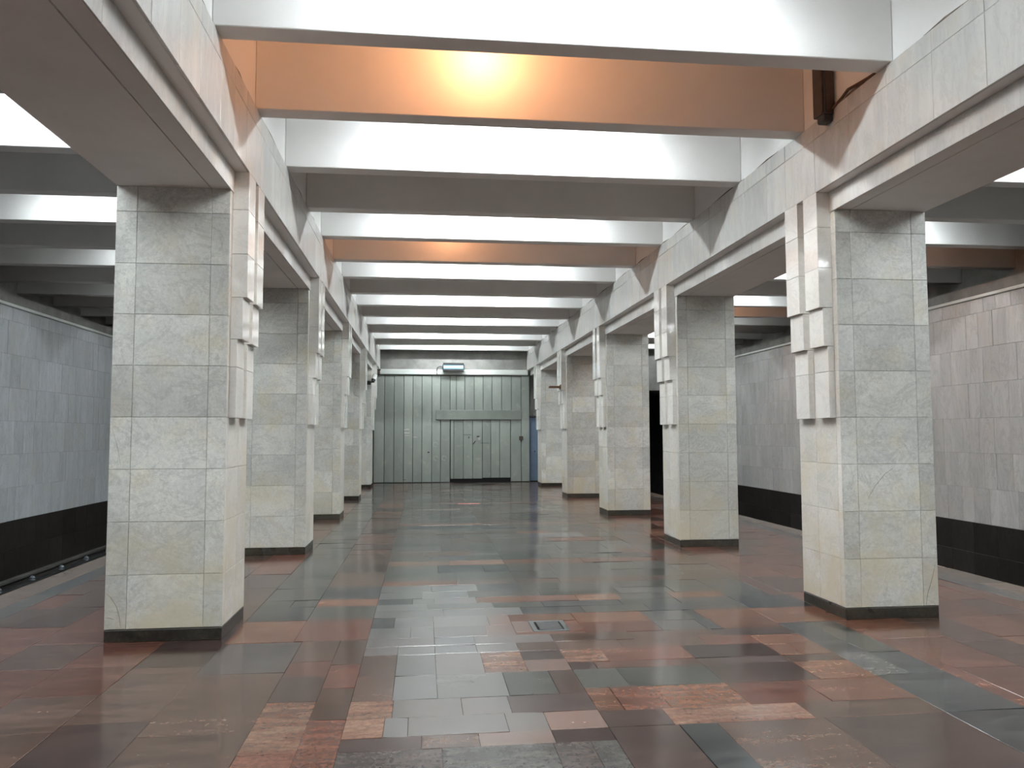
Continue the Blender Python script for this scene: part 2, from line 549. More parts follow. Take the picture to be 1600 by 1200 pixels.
# track walls
def track_wall(name, sg, xw, mat, y_parts):
    """sg: +1 the wall's face looks along +x"""
    b = MB()
    b.box(xw - sg * 0.025, xw - sg * 0.25, YB, YG, -1.5, 4.38, 'concrete')
    b.box(xw - sg * 0.25, xw - sg * 1.20, YB, YG, 4.1, 4.30, 'darkconcrete')
    b.box(xw - sg * 1.10, xw - sg * 1.30, YB, YG, 4.1, SLAB, 'concrete')
    t = struct(name, b)
    t_stuff = MB()
    n = Vector((sg, 0, 0))
    ze = [0.085 + 0.63 * i for i in range(7)] + [4.13]
    ze[-2] = 3.87
    for i in range(7):
        y = YB + rnd.uniform(0, 0.3)
        while y < YG - 0.05:
            wd = min(rnd.uniform(0.26, 0.42), YG - y)
            hh = ze[i + 1] - ze[i] - 0.003
            tk = 0.026 + rnd.uniform(-0.002, 0.002)
            if any(a < y < c for a, c in y_parts):
                piece("marble_slab", t, (xw - sg * 0.026, y, ze[i]), Y, Z, n, round(wd, 2) - 0.0018, hh, round(tk, 3), mat, 0.002)
            else:
                t_stuff.slab((xw - sg * 0.026, y, ze[i]), Y, Z, n, wd - 0.003, hh, tk, mat, 0.002)
            y += wd
    so = t_stuff.build("marble_slab_field", t)
    tag(so, kind="stuff")
    ds = MB()
    y = YB
    while y < YG - 0.05:
        wd = min(0.6, YG - y)
        for z0, z1 in ((-0.46, 0.082), (-1.0, -0.463)):
            if any(a < y < c for a, c in y_parts):
                piece("granite_slab", t, (xw - sg * 0.03, y, z0), Y, Z, n, wd - 0.003, z1 - z0 - 0.002, 0.03, 'black', 0.002)
            else:
                ds.slab((xw - sg * 0.03, y, z0), Y, Z, n, wd - 0.003, z1 - z0 - 0.002, 0.03, 'black', 0.002)
        y += wd
    tag(ds.build("granite_slab_field", t), kind="stuff")
    MB().bbox(xw - sg * 0.03, xw + sg * 0.10, YB, YG, -1.06, -1.0, 'darkconcrete', 0.008).build("cable_ledge", t)
    MB().box(xw - sg * 0.03, xw + sg * 0.02, YB, YG, -1.5, -1.06, 'darkconcrete').build("footing", t)
    MB().bbox(xw - sg * 0.03, xw + sg * 0.045, YB, YG, 4.13, 4.185, 'band', 0.006).build("cornice", t)
    tag(t["x"] if False else t, kind="structure")
    return t
track_wall("wall_left", 1, WALL_L, 'wall_marble', [(14.5, 20.8)])
track_wall("wall_right", -1, WALL_R, 'wall_marble_warm', [(11.6, 15.0), (18.3, 24.0)])

# end wall: the concrete above the gate, the sides, the tunnel mouths
b = MB()
b.box(XLI - 0.09, XRI + 0.1, YG + 0.02, YG + 0.3, 3.79, SLAB, 'concrete')
b.box(XLO - 2.0, XLI - 0.09, YG + 0.02, YG + 0.3, -0.016, SLAB, 'concrete')
b.box(-9.0, XLO - 2.0, YG + 0.02, YG + 0.3, 3.3, SLAB, 'concrete')
b.box(3.83, 4.78, YG + 0.12, YG + 0.3, 2.37, 3.79, 'concrete')
b.box(XRI + 0.1, 4.78, YG + 0.02, YG + 0.3, 3.79, SLAB, 'concrete')
b.box(4.78, EDGE_R, YG + 0.02, YG + 0.3, -0.016, SLAB, 'concrete')
b.box(EDGE_R, 11.2, YG + 0.02, YG + 0.3, 3.3, SLAB, 'concrete')
b.box(-9.0, WALL_L, YG + 0.02, YG + 0.3, -1.5, 3.3, 'concrete')
b.box(WALL_R, 11.2, YG + 0.02, YG + 0.3, -1.5, 3.3, 'concrete')
struct("wall_back", b)
for side, x0, x1 in (("left", WALL_L, EDGE_L), ("right", EDGE_R, WALL_R)):
    b = MB()
    b.box(x0 - 0.2, x0, YG + 0.3, YG + 14, -1.5, 3.5, 'darkconcrete')
    b.box(x1, x1 + 0.2, YG + 0.3, YG + 14, -1.5, 3.5, 'darkconcrete')
    b.box(x0 - 0.2, x1 + 0.2, YG + 0.3, YG + 14, 3.3, 3.5, 'darkconcrete')
    b.box(x0 - 0.2, x1 + 0.2, YG + 14, YG + 14.2, -1.5, 3.5, 'darkconcrete')
    struct("wall_tunnel_" + side, b)

# ------------------------------------------------------------------ floor tiles
TILES = []      # x0, x1, y0, y1, material
def T(y0, y1, *segs, x=-0.45):
    for xe, mt in segs:
        TILES.append((x, xe, y0, y1, mt))
        x = xe
A_ = -0.45
# foreground rows between the lines x = -0.45 and x = 1.08
T(3.70, 4.40, (0.11, 'mauve'), (0.72, 'grey'), (0.93, 'mauve'), (1.08, 'grey'))
T(4.40, 4.59, (0.0, 'purple'), (0.32, 'brown'), (0.74, 'red'), (1.08, 'purple'))
T(4.59, 4.89, (-0.22, 'pink'), (-0.08, 'mauve'), (0.50, 'mauve'), (0.74, 'mauve'), (1.08, 'red'))
T(4.89, 5.21, (-0.18, 'pink'), (0.25, 'mauve'), (0.55, 'mauve'), (1.08, 'purple'))
T(5.21, 5.72, (-0.19, 'brown'), (0.10, 'light'), (0.57, 'grey'), (0.90, 'green'), (1.08, 'brown'))
T(5.72, 6.25, (-0.19, 'brown'), (0.10, 'grey'), (0.45, 'mauve'), (0.76, 'pink'))
T(5.72, 6.00, (1.08, 'red'), x=0.76)
T(6.00, 6.25, (1.08, 'purple'), x=0.76)
T(6.25, 6.50, (-0.19, 'mauve'), (0.10, 'grey'), (0.43, 'light'), (0.76, 'mauve'), (1.08, 'brown'))
T(6.50, 6.75, (0.10, 'mauve'), (0.43, 'light'), (1.08, 'mauve'))
T(6.75, 7.11, (-0.10, 'grey'), (0.10, 'grey'), (0.55, 'mauve'), (0.80, 'red'))
T(7.11, 7.50, (-0.25, 'dark'), (0.10, 'grey'), (0.60, 'mauve'), (0.80, 'red'))
T(6.75, 6.84, (1.40, 'red'), x=0.80)
T(7.22, 7.50, (1.40, 'orange'), x=0.80)
T(6.84, 7.22, (0.955, 'red'), x=0.80)
T(6.84, 7.22, (1.40, 'red'), x=1.28)
T(7.50, 7.80, (0.20, 'grey'), (0.95, 'grey'), (1.55, 'dark'), (2.2, 'green'), (2.75, 'dark'), (3.18, 'green'))
T(7.80, 8.06, (0.05, 'grey'), (0.70, 'grey'), (1.20, 'green'), (2.0, 'dark'), (2.6, 'green'), (3.18, 'grey'))
T(8.06, 8.34, (-0.1, 'dark'), (0.12, 'grey'), (0.55, 'mauve'), (1.05, 'orange'), (1.6, 'red'), (2.05, 'pink'), (2.6, 'grey'), (3.18, 'orange'))
T(8.34, 8.68, (0.0, 'grey'), (0.48, 'light'), (1.25, 'grey'), (2.1, 'green'), (2.7, 'grey'), (3.18, 'green'))
T(8.68, 9.04, (0.1, 'grey'), (0.6, 'light'), (1.08, 'dark'), (1.5, 'green'), (2.2, 'grey'), (3.18, 'green'))
# right of x = 1.08
T(3.70, 4.59, (1.50, 'purple'), (1.73, 'dark'), (2.4, 'brown'), (3.18, 'purple'), x=1.08)
T(4.59, 4.86, (1.48, 'purple'), (2.35, 'pink'), (3.18, 'brown'), x=1.08)
T(4.86, 5.30, (1.25, 'orange'), (1.55, 'red'), (2.06, 'orange'), (2.6, 'red'), (3.18, 'red'), x=1.08)
T(5.30, 5.72, (1.40, 'green'), (2.06, 'green'), (2.75, 'purple'), (3.18, 'orange'), x=1.08)
T(5.72, 5.90, (1.27, 'purple'), (2.06, 'red'), (2.75, 'purple'), (3.18, 'brown'), x=1.08)
T(5.90, 6.25, (1.40, 'pink'), (2.06, 'red'), (2.75, 'purple'), (2.93, 'pink'), (3.18, 'orange'), x=1.08)
T(6.25, 6.50, (1.60, 'brown'), (2.30, 'brown'), (2.75, 'red'), (3.18, 'orange'), x=1.08)
T(6.50, 6.75, (1.75, 'brown'), (2.50, 'brown'), (3.18, 'purple'), x=1.08)
T(6.75, 7.11, (2.08, 'red'), (2.48, 'grey'), (2.62, 'dark'), (3.18, 'orange'), x=1.40)
T(7.11, 7.50, (2.08, 'orange'), (2.50, 'grey'), (2.60, 'dark'), (3.18, 'orange'), x=1.40)
# the long bands on both sides
T(3.70, 4.75, (-0.98, 'brown'), x=-1.60)
T(4.75, 5.90, (-0.98, 'brown'), x=-1.60)
T(5.90, 6.75, (-0.98, 'mauve'), x=-1.60)
T(3.70, 4.42, (-0.67, 'red'), x=-0.98)
T(4.42, 5.25, (-0.67, 'pink'), x=-0.98)
T(5.25, 5.78, (-0.67, 'purple'), x=-0.98)
T(5.78, 6.15, (-0.67, 'red'), x=-0.98)
T(6.15, 6.75, (-0.67, 'brown'), x=-0.98)
T(3.70, 4.2, (-0.45, 'purple'), x=-0.67)
T(4.2, 4.9, (-0.45, 'red'), x=-0.67)
T(4.9, 5.5, (-0.45, 'brown'), x=-0.67)
T(5.5, 6.05, (-0.45, 'red'), x=-0.67)
T(6.05, 6.75, (-0.45, 'brown'), x=-0.67)
T(6.75, 7.5, (-1.05, 'orange'), (-0.45, 'red'), x=-1.60)
T(7.5, 8.06, (-1.05, 'dark'), (-0.45, 'green'), x=-1.60)
T(8.06, 8.40, (-1.30, 'green'), (-1.05, 'dark'), (-0.45, 'orange'), x=-1.60)
T(8.40, 9.04, (-1.05, 'green'), (-0.45, 'dark'), x=-1.60)
T(3.70, 4.6, (3.72, 'dark'), x=3.18)
T(4.6, 5.35, (3.72, 'dark'), x=3.18)
T(5.35, 5.9, (3.45, 'light'), (3.72, 'dark'), x=3.18)
T(5.9, 6.9, (3.45, 'dark'), (3.72, 'green'), x=3.18)
T(6.9, 7.5, (3.85, 'orange'), x=3.18)
T(3.70, 6.9, (3.85, 'red'), x=3.72)
T(7.5, 8.06, (3.85, 'dark'), x=3.18)
T(8.06, 9.04, (3.66, 'green'), (3.85, 'red'), x=3.18)

def auto_rows(x0, x1, y0, y1, hs, palette, wmin, wmax):
    y, i = y0, 0
    while y < y1 - 1e-6:
        h = min(hs[i % len(hs)], y1 - y)
        if y1 - y - h < 0.12:
            h = y1 - y
        base = palette[i % len(palette)]
        x = x0
        while x < x1 - 1e-6:
            wd = rnd.uniform(wmin, wmax)
            if x1 - x - wd < 0.2:
                wd = x1 - x
            mt = rnd.choice(base)
            TILES.append((x, x + wd, y, y + h, mt))
            x += wd
        y += h
        i += 1
G3, R3 = ['grey', 'grey', 'green'], ['orange', 'red', 'brown', 'pink']
FAR = [['brown', 'orange', 'brown'], G3, ['dark', 'grey', 'green'], R3, ['dark', 'green'], ['brown', 'red', 'grey'], G3, ['grey', 'dark', 'green'], ['mauve', 'brown', 'red'], ['grey', 'green', 'light']]
HS = [0.28, 0.51, 0.57, 0.36, 0.44, 0.4, 0.55, 0.35, 0.45, 0.6]
# hall beyond the first pillars: centre and side bands
auto_rows(-0.45, 1.08, 9.04, YG, HS, FAR, 0.45, 0.95)
auto_rows(1.08, 3.18, 9.04, YG, HS, FAR, 0.5, 1.1)
auto_rows(-1.05, -0.45, 9.04, YG, [0.5, 0.45, 0.6, 0.38], [['red', 'brown'], ['brown', 'red'], ['purple', 'brown'], ['grey', 'brown']], 0.6, 0.6)
auto_rows(-1.60, -1.05, 9.04, YG, [0.55, 0.4, 0.6], [['green', 'grey'], ['dark', 'green'], ['grey', 'green']], 0.55, 0.55)
auto_rows(3.18, 3.72, 9.04, YG, [0.6, 0.45, 0.7], [['brown', 'red'], ['green', 'grey'], ['orange', 'brown']], 0.54, 0.54)
auto_rows(3.72, 3.85, 9.04, YG, [0.9], [['red', 'brown']], 0.2, 0.2)
# behind the picture's lower edge
auto_rows(-1.60, 3.85, YB, 3.70, [0.5, 0.35, 0.6], FAR, 0.5, 1.1)
# under and beside the pillars, both aisles
def aisle(xs, mats, hs):
    for (a, c), mt, h in zip(xs, mats, hs):
        y = YB + rnd.uniform(0, 0.3)
        TILES.append((a, c, YB, y, mt[0])) if y > YB + 0.05 else None
        while y < YG - 1e-6:
            hh = h * rnd.uniform(0.8, 1.25)
            if YG - y - hh < 0.2:
                hh = YG - y
            TILES.append((a, c, y, y + hh, rnd.choice(mt)))
            y += hh
aisle([(-2.1, -1.60), (-2.62, -2.1), (-3.15, -2.62), (-3.60, -3.15), (-3.88, -3.60), (-4.12, -3.88), (EDGE_L - 0.02, -4.12)],
      [['red', 'brown', 'purple'], ['brown', 'red', 'purple'], ['red', 'brown', 'red'], ['red', 'purple', 'brown'], ['red', 'brown'], ['grey', 'green', 'dark'], ['tan']],
      [0.9, 0.7, 0.8, 0.75, 0.8, 0.7, 0.9])
aisle([(3.85, 4.35), (4.35, 4.80), (4.80, 5.35), (5.35, 5.75), (5.75, 6.02), (6.02, 6.28), (6.28, EDGE_R + 0.02)],
      [['red', 'orange', 'brown'], ['red', 'brown'], ['red', 'orange', 'brown'], ['brown', 'red', 'mauve'], ['red', 'brown'], ['grey', 'green', 'dark'], ['tan']],
      [0.9, 0.7, 0.8, 0.75, 0.8, 0.7, 0.9])

def proj(x, y, z):
    d = Vector((x, y, z - EYE))
    dep = d.dot(Fw)
    if dep < 0.3:
        return None
    return 800 + FPX * d.dot(R2) / dep, 600 - FPX * d.dot(U2) / dep
def hidden_by_pillar(x, y):
    for k in range(5):
        for (a, c, y0) in ((XLO, XLI, YL + k * STEP), (XRI, XRO, YR + k * STEP)):
            if y > y0:
                for yy in (y0, y0 + DEEP):
                    xx = x * yy / y
                    if a < xx < c:
                        return True
    return False
scored = []
for i, (x0, x1, y0, y1, mt) in enumerate(TILES):
    ps = [proj(x, y, 0) for x in (x0, x1) for y in (y0, y1)]
    s = 0.0
    if all(ps):
        xm = sum(p[0] for p in ps) / 4
        ym = sum(p[1] for p in ps) / 4
        if -30 < xm < 1630 and ym < 1225 and not hidden_by_pillar((x0 + x1) / 2, (y0 + y1) / 2):
            s = (max(p[0] for p in ps) - min(p[0] for p in ps)) * (max(p[1] for p in ps) - min(p[1] for p in ps))
    scored.append((s, i))
scored.sort(reverse=True)
single = {i for s, i in scored[:298] if s > 0}
field = MB()
for i, (x0, x1, y0, y1, mt) in enumerate(TILES):
    if x0 > -0.5 and x1 < 1.1 and 4.3 < y0 < 9.0 and mt in ('mauve', 'grey', 'light', 'red'):
        mt = 'worn_' + mt
    g = 0.0009
    dx, dy = (rnd.gauss(0, 0.0009), rnd.gauss(0, 0.0009))
    h = rnd.uniform(-0.0010, 0.0010)
    if mt == 'worn_light':
        dy -= 0.0010
    dz = [max(-0.004, min(0.003, v)) for v in (h - dx - dy, h + dx - dy, h + dx + dy, h - dx + dy)]
    m = MB() if i in single else field
    m.slab((x0 + g, y0 + g, -0.02), X, Y, Z, x1 - x0 - 2 * g, y1 - y0 - 2 * g, 0.02, mt, 0.0014, dz)
    if i in single:
        m.build("tile", floor)
tag(field.build("tile_field", floor), kind="stuff")

# ------------------------------------------------------------------ pillars
ROWS = [0.105, 0.545, 0.98, 1.415, 1.85, 2.285, 2.72, 3.155, 3.60, ZS]
def make_pillar(sg, xi, xo, y0):
    """sg +1: the hall lies towards +x of the pillar"""
    t = empty("marble_pillar", (xi, y0, 0))
    n_in, n_out = X * sg, X * -sg
    W = abs(xi - xo)
    y1 = y0 + DEEP
    e = 0.022
    MB().box(xi - sg * e, xo + sg * e, y0 + e, y1 - e, 0.0, ZS + 0.01, 'joint').build("core", t)
    MB().bbox(xi - sg * 0.001, xo + sg * 0.001, y0 + 0.001, y1 - 0.001, 0.0, 0.10, 'plinth', 0.004).build("plinth", t)
    g = 0.0012
    def face(o, u, n, cols, rows, mat='marble'):
        for i in range(len(rows) - 1):
            for j in range(len(cols) - 1):
                wd = cols[j + 1] - cols[j] - g * 2
                hh = rows[i + 1] - rows[i] - g * 2
                piece("marble_tile", t, Vector(o) + Vector(u) * (cols[j] + g) + Z * (rows[i] + g), u, Z, n, wd, hh, e, mat, 0.003)
    fc = [0.0, 0.155, 0.765, W]
    face((xi, y0 + e, 0), X * -sg, -Y, fc, ROWS)                      # towards the camera
    face((xi, y1 - e, 0), X * -sg, Y, [0.0, 0.46, W], ROWS)           # away from it
    face((xo + sg * e, y0, 0), Y, n_out, [0.0, 0.40, DEEP], ROWS)     # track side
    face((xi - sg * e, y0, 0), Y, n_in, [0.0, 0.075], ROWS, 'honed')  # narrow strip beside the relief
    face((xi - sg * e, y0, 0), Y, n_in, [0.075, 0.46, DEEP], ROWS[:5], 'honed')
    face((xi - sg * e, y0, 0), Y, n_in, [0.075, DEEP], ROWS[4:], 'honed')
    for a, c in ((0.075, 0.34), (0.465, 0.735)):
        for z0, z1, d in ((1.845, 2.285, 0.062), (2.285, 2.525, 0.062), (2.525, 2.89, 0.104), (2.89, 3.27, 0.138), (3.27, 3.66, 0.138), (3.66, ZA, 0.138)):
            x_ = xi + sg * 0.001
            MB().bbox(x_, xi + sg * d, y0 + a, y0 + c, z0 + 0.001, z1 - 0.001, 'polished', 0.003).build("relief_block", t)
    return t
GP = "marble pillars along the hall"
ord_ = ["nearest", "second", "third", "fourth", "fifth and farthest"]
for sg, xi, xo, y0, side in ((1, XLI, XLO, YL, "left"), (-1, XRI, XRO, YR, "right")):
    p0 = make_pillar(sg, xi, xo, y0)
    KIDS[p0.name] = list(p0.children)
    for k in range(5):
        p = p0 if k == 0 else dup(p0, (xi, y0 + k * STEP, 0))
        extra = {("left", 0): "grey-white marble tiled pillar, nearest of the left row",
                 ("left", 1): "grey-white marble tiled pillar, second from the camera in the left row",
                 ("left", 2): "grey-white marble tiled pillar, third from the camera in the left row",
                 ("left", 3): "grey-white marble tiled pillar, fourth from the camera in the left row",
                 ("left", 4): "marble tiled pillar carrying the white surveillance camera, farthest of the left row",
                 ("right", 0): "pale marble tiled pillar, nearest of the right row, with stepped relief bars",
                 ("right", 1): "pale marble tiled pillar, second from the camera in the right row",
                 ("right", 2): "pale marble tiled pillar, third from the camera in the right row",
                 ("right", 3): "marble tiled pillar with the rusty bracket, fourth from the camera in the right row",
                 ("right", 4): "marble tiled pillar hiding part of the blue door, farthest of the right row"}[(side, k)]
        tag(p, extra, "pillar", GP, "thing")

def crack(pillar, pts, r=0.0022):
    m = MB()
    m.tube(pts, [r * (0.5 if i in (0, len(pts) - 1) else 1.0) for i in range(len(pts))], 'joint', 5)
    m.build("crack", pillar)
PL = [o for o in bpy.data.objects if o.get("category") == "pillar"]
near_l = next(o for o in PL if "nearest of the left" in o["label"])
near_r = next(o for o in PL if "nearest of the right" in o["label"])
yl, yr = YL - 0.0005, YR - 0.0005
crack(near_l, [(-2.585, yl, 0.40), (-2.55, yl, 0.37), (-2.50, yl, 0.29), (-2.475, yl, 0.20), (-2.465, yl, 0.12)])
crack(near_l, [(-2.59, yl, 0.205), (-2.55, yl, 0.20), (-2.52, yl, 0.185)])
crack(near_l, [(-2.575, yl, 1.75), (-2.53, yl, 1.60), (-2.50, yl, 1.45)], 0.0015)
crack(near_r, [(4.10, yr, 1.10), (4.18, yr, 1.22), (4.27, yr, 1.32), (4.36, yr, 1.38)], 0.0018)
crack(near_r, [(4.74, yr, 0.48), (4.71, yr, 0.36), (4.66, yr, 0.22), (4.64, yr, 0.12)])

# ------------------------------------------------------------------ ceiling beams
NTH = ["nearest", "second", "third", "fourth", "fifth", "sixth", "seventh", "eighth", "ninth", "tenth", "eleventh", "twelfth", "thirteenth", "fourteenth", "fifteenth"]
def beam(name, x0, x1, y, z0, mat='plaster'):
    b = MB()
    b.bbox(x0, x1, y, y + BW, z0, SLAB + 0.02, mat, 0.006)
    return b.build(name, loc=((x0 + x1) / 2, y, z0))
BX0, BX1 = XLA - 0.02, XRA + 0.02
for k in range(-10, len(BEAMS)):
    y = BEAMS[k] if k >= 0 else BEAMS[0] + 1.56 * k
    o = beam("ceiling_beam", BX0, BX1, y, ZT)
    if k < 0:
        lab = "plaster ceiling beam above and behind the camera, outside the picture"
    elif k in (1, 5):
        lab = f"{NTH[k]} beam across the hall ceiling, its face glowing orange under a warm bulb" if k == 1 else f"{NTH[k]} beam across the hall ceiling, the farther of the two glowing orange"
    elif k % 2:
        lab = f"{NTH[k]} beam from the camera across the hall ceiling, grey unlit face"
    else:
        lab = f"{NTH[k]} beam from the camera across the hall ceiling, brightly lit white face"
    tag(o, lab, "ceiling beam", "beams across the hall ceiling" if k >= 0 else "beams behind the camera", "thing")
ZAI = 4.80
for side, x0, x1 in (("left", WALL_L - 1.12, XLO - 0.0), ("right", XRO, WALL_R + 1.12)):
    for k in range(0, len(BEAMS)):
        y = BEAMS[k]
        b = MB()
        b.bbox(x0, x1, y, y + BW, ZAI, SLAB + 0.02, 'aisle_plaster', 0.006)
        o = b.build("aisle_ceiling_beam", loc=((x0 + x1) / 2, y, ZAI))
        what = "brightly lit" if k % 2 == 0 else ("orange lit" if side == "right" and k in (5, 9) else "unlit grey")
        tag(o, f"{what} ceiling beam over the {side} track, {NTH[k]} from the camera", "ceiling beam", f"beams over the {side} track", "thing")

# ------------------------------------------------------------------ lamps above the beams
def tube_lamp(glass):
    t = empty("fluorescent_lamp", (0, 0, 0))
    MB().bbox(-0.62, 0.62, -0.06, 0.06, 0.0, 0.055, 'whiteplastic', 0.006).build("housing", t)
    for s in (-0.4, 0.4):
        MB().tube([(s, 0, 0.05), (s, 0, SLAB - LAMP_Z + 0.01)], 0.008, 'whiteplastic', 6).build("hanger", t)
    for s in (-0.03, 0.03):
        MB().tube([(-0.59, s, -0.035), (0.59, s, -0.035)], 0.014, glass, 5).build("tube", t)
    for s in (-0.6, 0.6):
        MB().bbox(s - 0.015, s + 0.015, -0.055, 0.055, -0.06, 0.004, 'whiteplastic', 0.004).build("tube_holder", t)
    return t
LAMP = {}
def put_lamp(glass, x, y, z, label, group):
    if glass in LAMP:
        o = dup(LAMP[glass], (x, y, z))
    else:
        o = LAMP[glass] = tube_lamp(glass)
        KIDS[o.name] = list(o.children)
    o.location = (x, y, z)
    tag(o, label, "lamp", group)
for k in range(-10, len(BEAMS), 2):  # rows behind the camera are unseen, carried on to light the foreground
    y = (BEAMS[k - 1] if k > 0 else BEAMS[0] + 1.56 * (k - 1)) + BW + 0.66
    for x in (0.35, 1.65):
        put_lamp('tube', x, y, LAMP_Z, "fluorescent tube lamp hidden up between the hall's ceiling beams", "tube lamps above the hall")
for side, xs, kk in (("left", (-3.50, -4.85), (-6, -4, -2, 0, 2, 4, 6, 8, 10)), ("right", (6.30, 7.60), (-6, -4, -2, 0, 2, 4, 6, 8, 10, 12, 14))):
    for k in kk:  # unseen rows behind the camera are added for their light, without beams
        y = (BEAMS[k - 1] if k > 0 else BEAMS[0] + 1.56 * (k - 1)) + BW + 0.66
        for x in xs:
            put_lamp('tube_dim', x, y, LAMP_Z, f"fluorescent tube lamp hidden up near the ceiling over the {side} track", f"tube lamps over the {side} track")

def bulb_lamp(x, y, z, watts, label, group):
    t = empty("bulb_lamp", (x, y, SLAB))
    MB().tube([(x, y, SLAB), (x, y, SLAB - 0.02), (x, y, z + 0.10)], [0.045, 0.045, 0.012], 'blackplastic', 10).build("holder", t)
    pr = [(0.012, 0.10), (0.017, 0.07), (0.032, 0.04), (0.038, 0.015), (0.034, -0.01), (0.02, -0.03), (0.003, -0.036)]
    MB().tube([(x, y, z + h) for r, h in pr], [r for r, h in pr], 'bulbglass', 12).build("bulb", t)
    l = bpy.data.lights.new("bulb_light", 'POINT')
    l.energy, l.color, l.shadow_soft_size = watts, BULB_COLOR, 0.045
    lo = bpy.data.objects.new("bulb_light", l)
    COL.objects.link(lo)
    lo.parent = t
    lo.location = (0, 0, z - 0.09 - SLAB)
    tag(t, label, "lamp", group)
bulb_lamp(0.52, BEAMS[1] - 0.40, 5.36, BULB_WATTS, "warm light bulb hidden behind the nearest hall beam", "warm bulbs")
bulb_lamp(0.42, BEAMS[5] - 0.45, 5.36, BULB_WATTS * 0.45, "warm light bulb hidden behind the fifth hall beam", "warm bulbs")
bulb_lamp(6.9, BEAMS[5] - 0.5, 5.36, BULB_WATTS * 1.25, "warm light bulb hidden over the right track, nearer one", "warm bulbs")
bulb_lamp(6.9, BEAMS[9] - 0.5, 5.36, BULB_WATTS * 1.25, "warm light bulb hidden over the right track, farther one", "warm bulbs")

# ------------------------------------------------------------------ gate closing the hall
gate = empty("steel_gate", (1.05, YG, 0))
tag(gate, "grey-green gate of vertical steel panels closing the far end of the hall", "gate", None, "thing")
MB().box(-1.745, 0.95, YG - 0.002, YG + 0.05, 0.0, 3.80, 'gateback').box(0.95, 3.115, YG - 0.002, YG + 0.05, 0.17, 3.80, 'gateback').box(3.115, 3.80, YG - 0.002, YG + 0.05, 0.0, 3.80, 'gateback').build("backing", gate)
def panel(x0, x1, z0, z1, name="steel_panel", t=0.035, mat='gate'):
    return piece(name, gate, (x0 + 0.008, YG + 0.002, z0), X, Z, -Y, x1 - x0 - 0.016, z1 - z0, t, mat, 0.009)
fx = [-1.735, -1.37, -1.03, -0.69, -0.37, -0.05, 0.30, 0.61, 0.945]
for a, c in zip(fx[:-1], fx[1:]):
    panel(a, c, 0.018, 3.795, t=0.035 + rnd.uniform(-0.005, 0.005))
ux = [0.945, 1.17, 1.47, 1.81, 2.13, 2.45, 2.80, 3.15, 3.50]
for a, c in zip(ux[:-1], ux[1:]):
    panel(a, c, 2.50, 3.795, t=0.032 + rnd.uniform(-0.005, 0.005))
panel(3.12, 3.50, 0.018, 2.40)
panel(3.50, 3.80, 0.018, 3.795, t=0.045)
MB().bbox(0.44, 3.50, YG - 0.075, YG - 0.01, 2.225, 2.565, 'gate', 0.008).build("lintel_board", gate)
door = empty("gate_door", (0, 0, 0))
door.parent = gate
dx = [0.965, 1.08, 1.42, 1.75, 2.10, 2.40, 2.72, 3.11]
for a, c in zip(dx[:-1], dx[1:]):
    z0 = 0.13 if a < 2.0 else 0.155
    ob = piece("steel_panel", None, (a + 0.007, YG + 0.002, z0), X, Z, -Y, c - a - 0.014, 2.215 - z0, 0.038, 'gate', 0.009)
    ob.parent = door
    ob.location = Vector(ob.location) - world_loc(gate)
def gbox(name, x0, x1, z0, z1, mat, parent, d0=0.04, d1=0.055):
    o = MB().bbox(x0, x1, YG - d1, YG - d0 + 0.004, z0, z1, mat, 0.003).build(name, parent)
    return o
lk = gbox("lock", 1.93, 2.03, 1.49, 1.60, 'steel', door, 0.03, 0.07); tag(lk, "worn steel lock beside a black hole")
gbox("lock_hole", 1.90, 1.99, 1.60, 1.645, 'blackplastic', door, 0.03, 0.062)
gbox("hasp", 1.60, 1.63, 1.56, 1.62, 'blackplastic', door, 0.03, 0.062)
hd = MB().tube([(1.77, YG - 0.05, 1.36), (1.80, YG - 0.09, 1.40), (1.85, YG - 0.05, 1.46)], 0.014, 'iron', 6).build("handle", door)
gbox("weld_seam", 1.43, 1.70, 1.685, 1.697, 'gateback', door, 0.03, 0.043)
gbox("weld_seam", 2.03, 2.36, 1.385, 1.397, 'gateback', door, 0.03, 0.043)
gbox("switch_box", 3.42, 3.55, 1.50, 1.63, 'brownmetal', gate, 0.02, 0.11)
gbox("hole_dot", 0.16, 0.22, 1.05, 1.09, 'blackplastic', gate, 0.03, 0.052)  # black block standing in for a dark hole in the panel
for x, z, wd, h in ((-0.68, 1.86, 0.19, 0.05), (-0.67, 1.74, 0.19, 0.055), (-0.66, 1.655, 0.2, 0.02), (-0.36, 1.60, 0.16, 0.02)):  # white graffiti smears, built as thin raised strips on the gate
    m = MB()
    pts = [(x + wd * i / 6.0, z + rnd.uniform(-0.012, 0.012)) for i in range(7)]
    vs, fs = [], []
    for px, pz in pts:
        hh = h * rnd.uniform(0.35, 1.0)
        vs += [(px, YG - 0.0415, pz), (px, YG - 0.0415, pz + hh), (px, YG - 0.036, pz), (px, YG - 0.036, pz + hh)]
    for i in range(6):
        a, c = i * 4, i * 4 + 4
        fs += [(a, c, c + 1, a + 1), (a + 1, c + 1, c + 3, a + 3), (a, a + 2, c + 2, c)]
    m.add(vs, fs, 'smear')
    m.build("white_smear", gate)
for x, z, r in ((0.43, 1.34, 0.09), (0.45, 0.86, 0.085), (0.74, 0.86, 0.085)):
    vs, fs = [], []
    for i in range(20):
        t = 2 * math.pi * i / 20
        for rr in (r, r * 0.8):
            vs.append((x + math.cos(t) * rr * 1.0, YG - 0.0425, z + math.sin(t) * rr))
            vs.append((x + math.cos(t) * rr * 1.0, YG - 0.036, z + math.sin(t) * rr))
    for i in range(17):
        a, c = i * 4, i * 4 + 4
        fs += [(a, a + 2, c + 2, c), (a, c, c + 1, a + 1), (a + 2, a + 3, c + 3, c + 2)]
    MB().add(vs, fs, 'chalk').build("chalk_ring", gate)
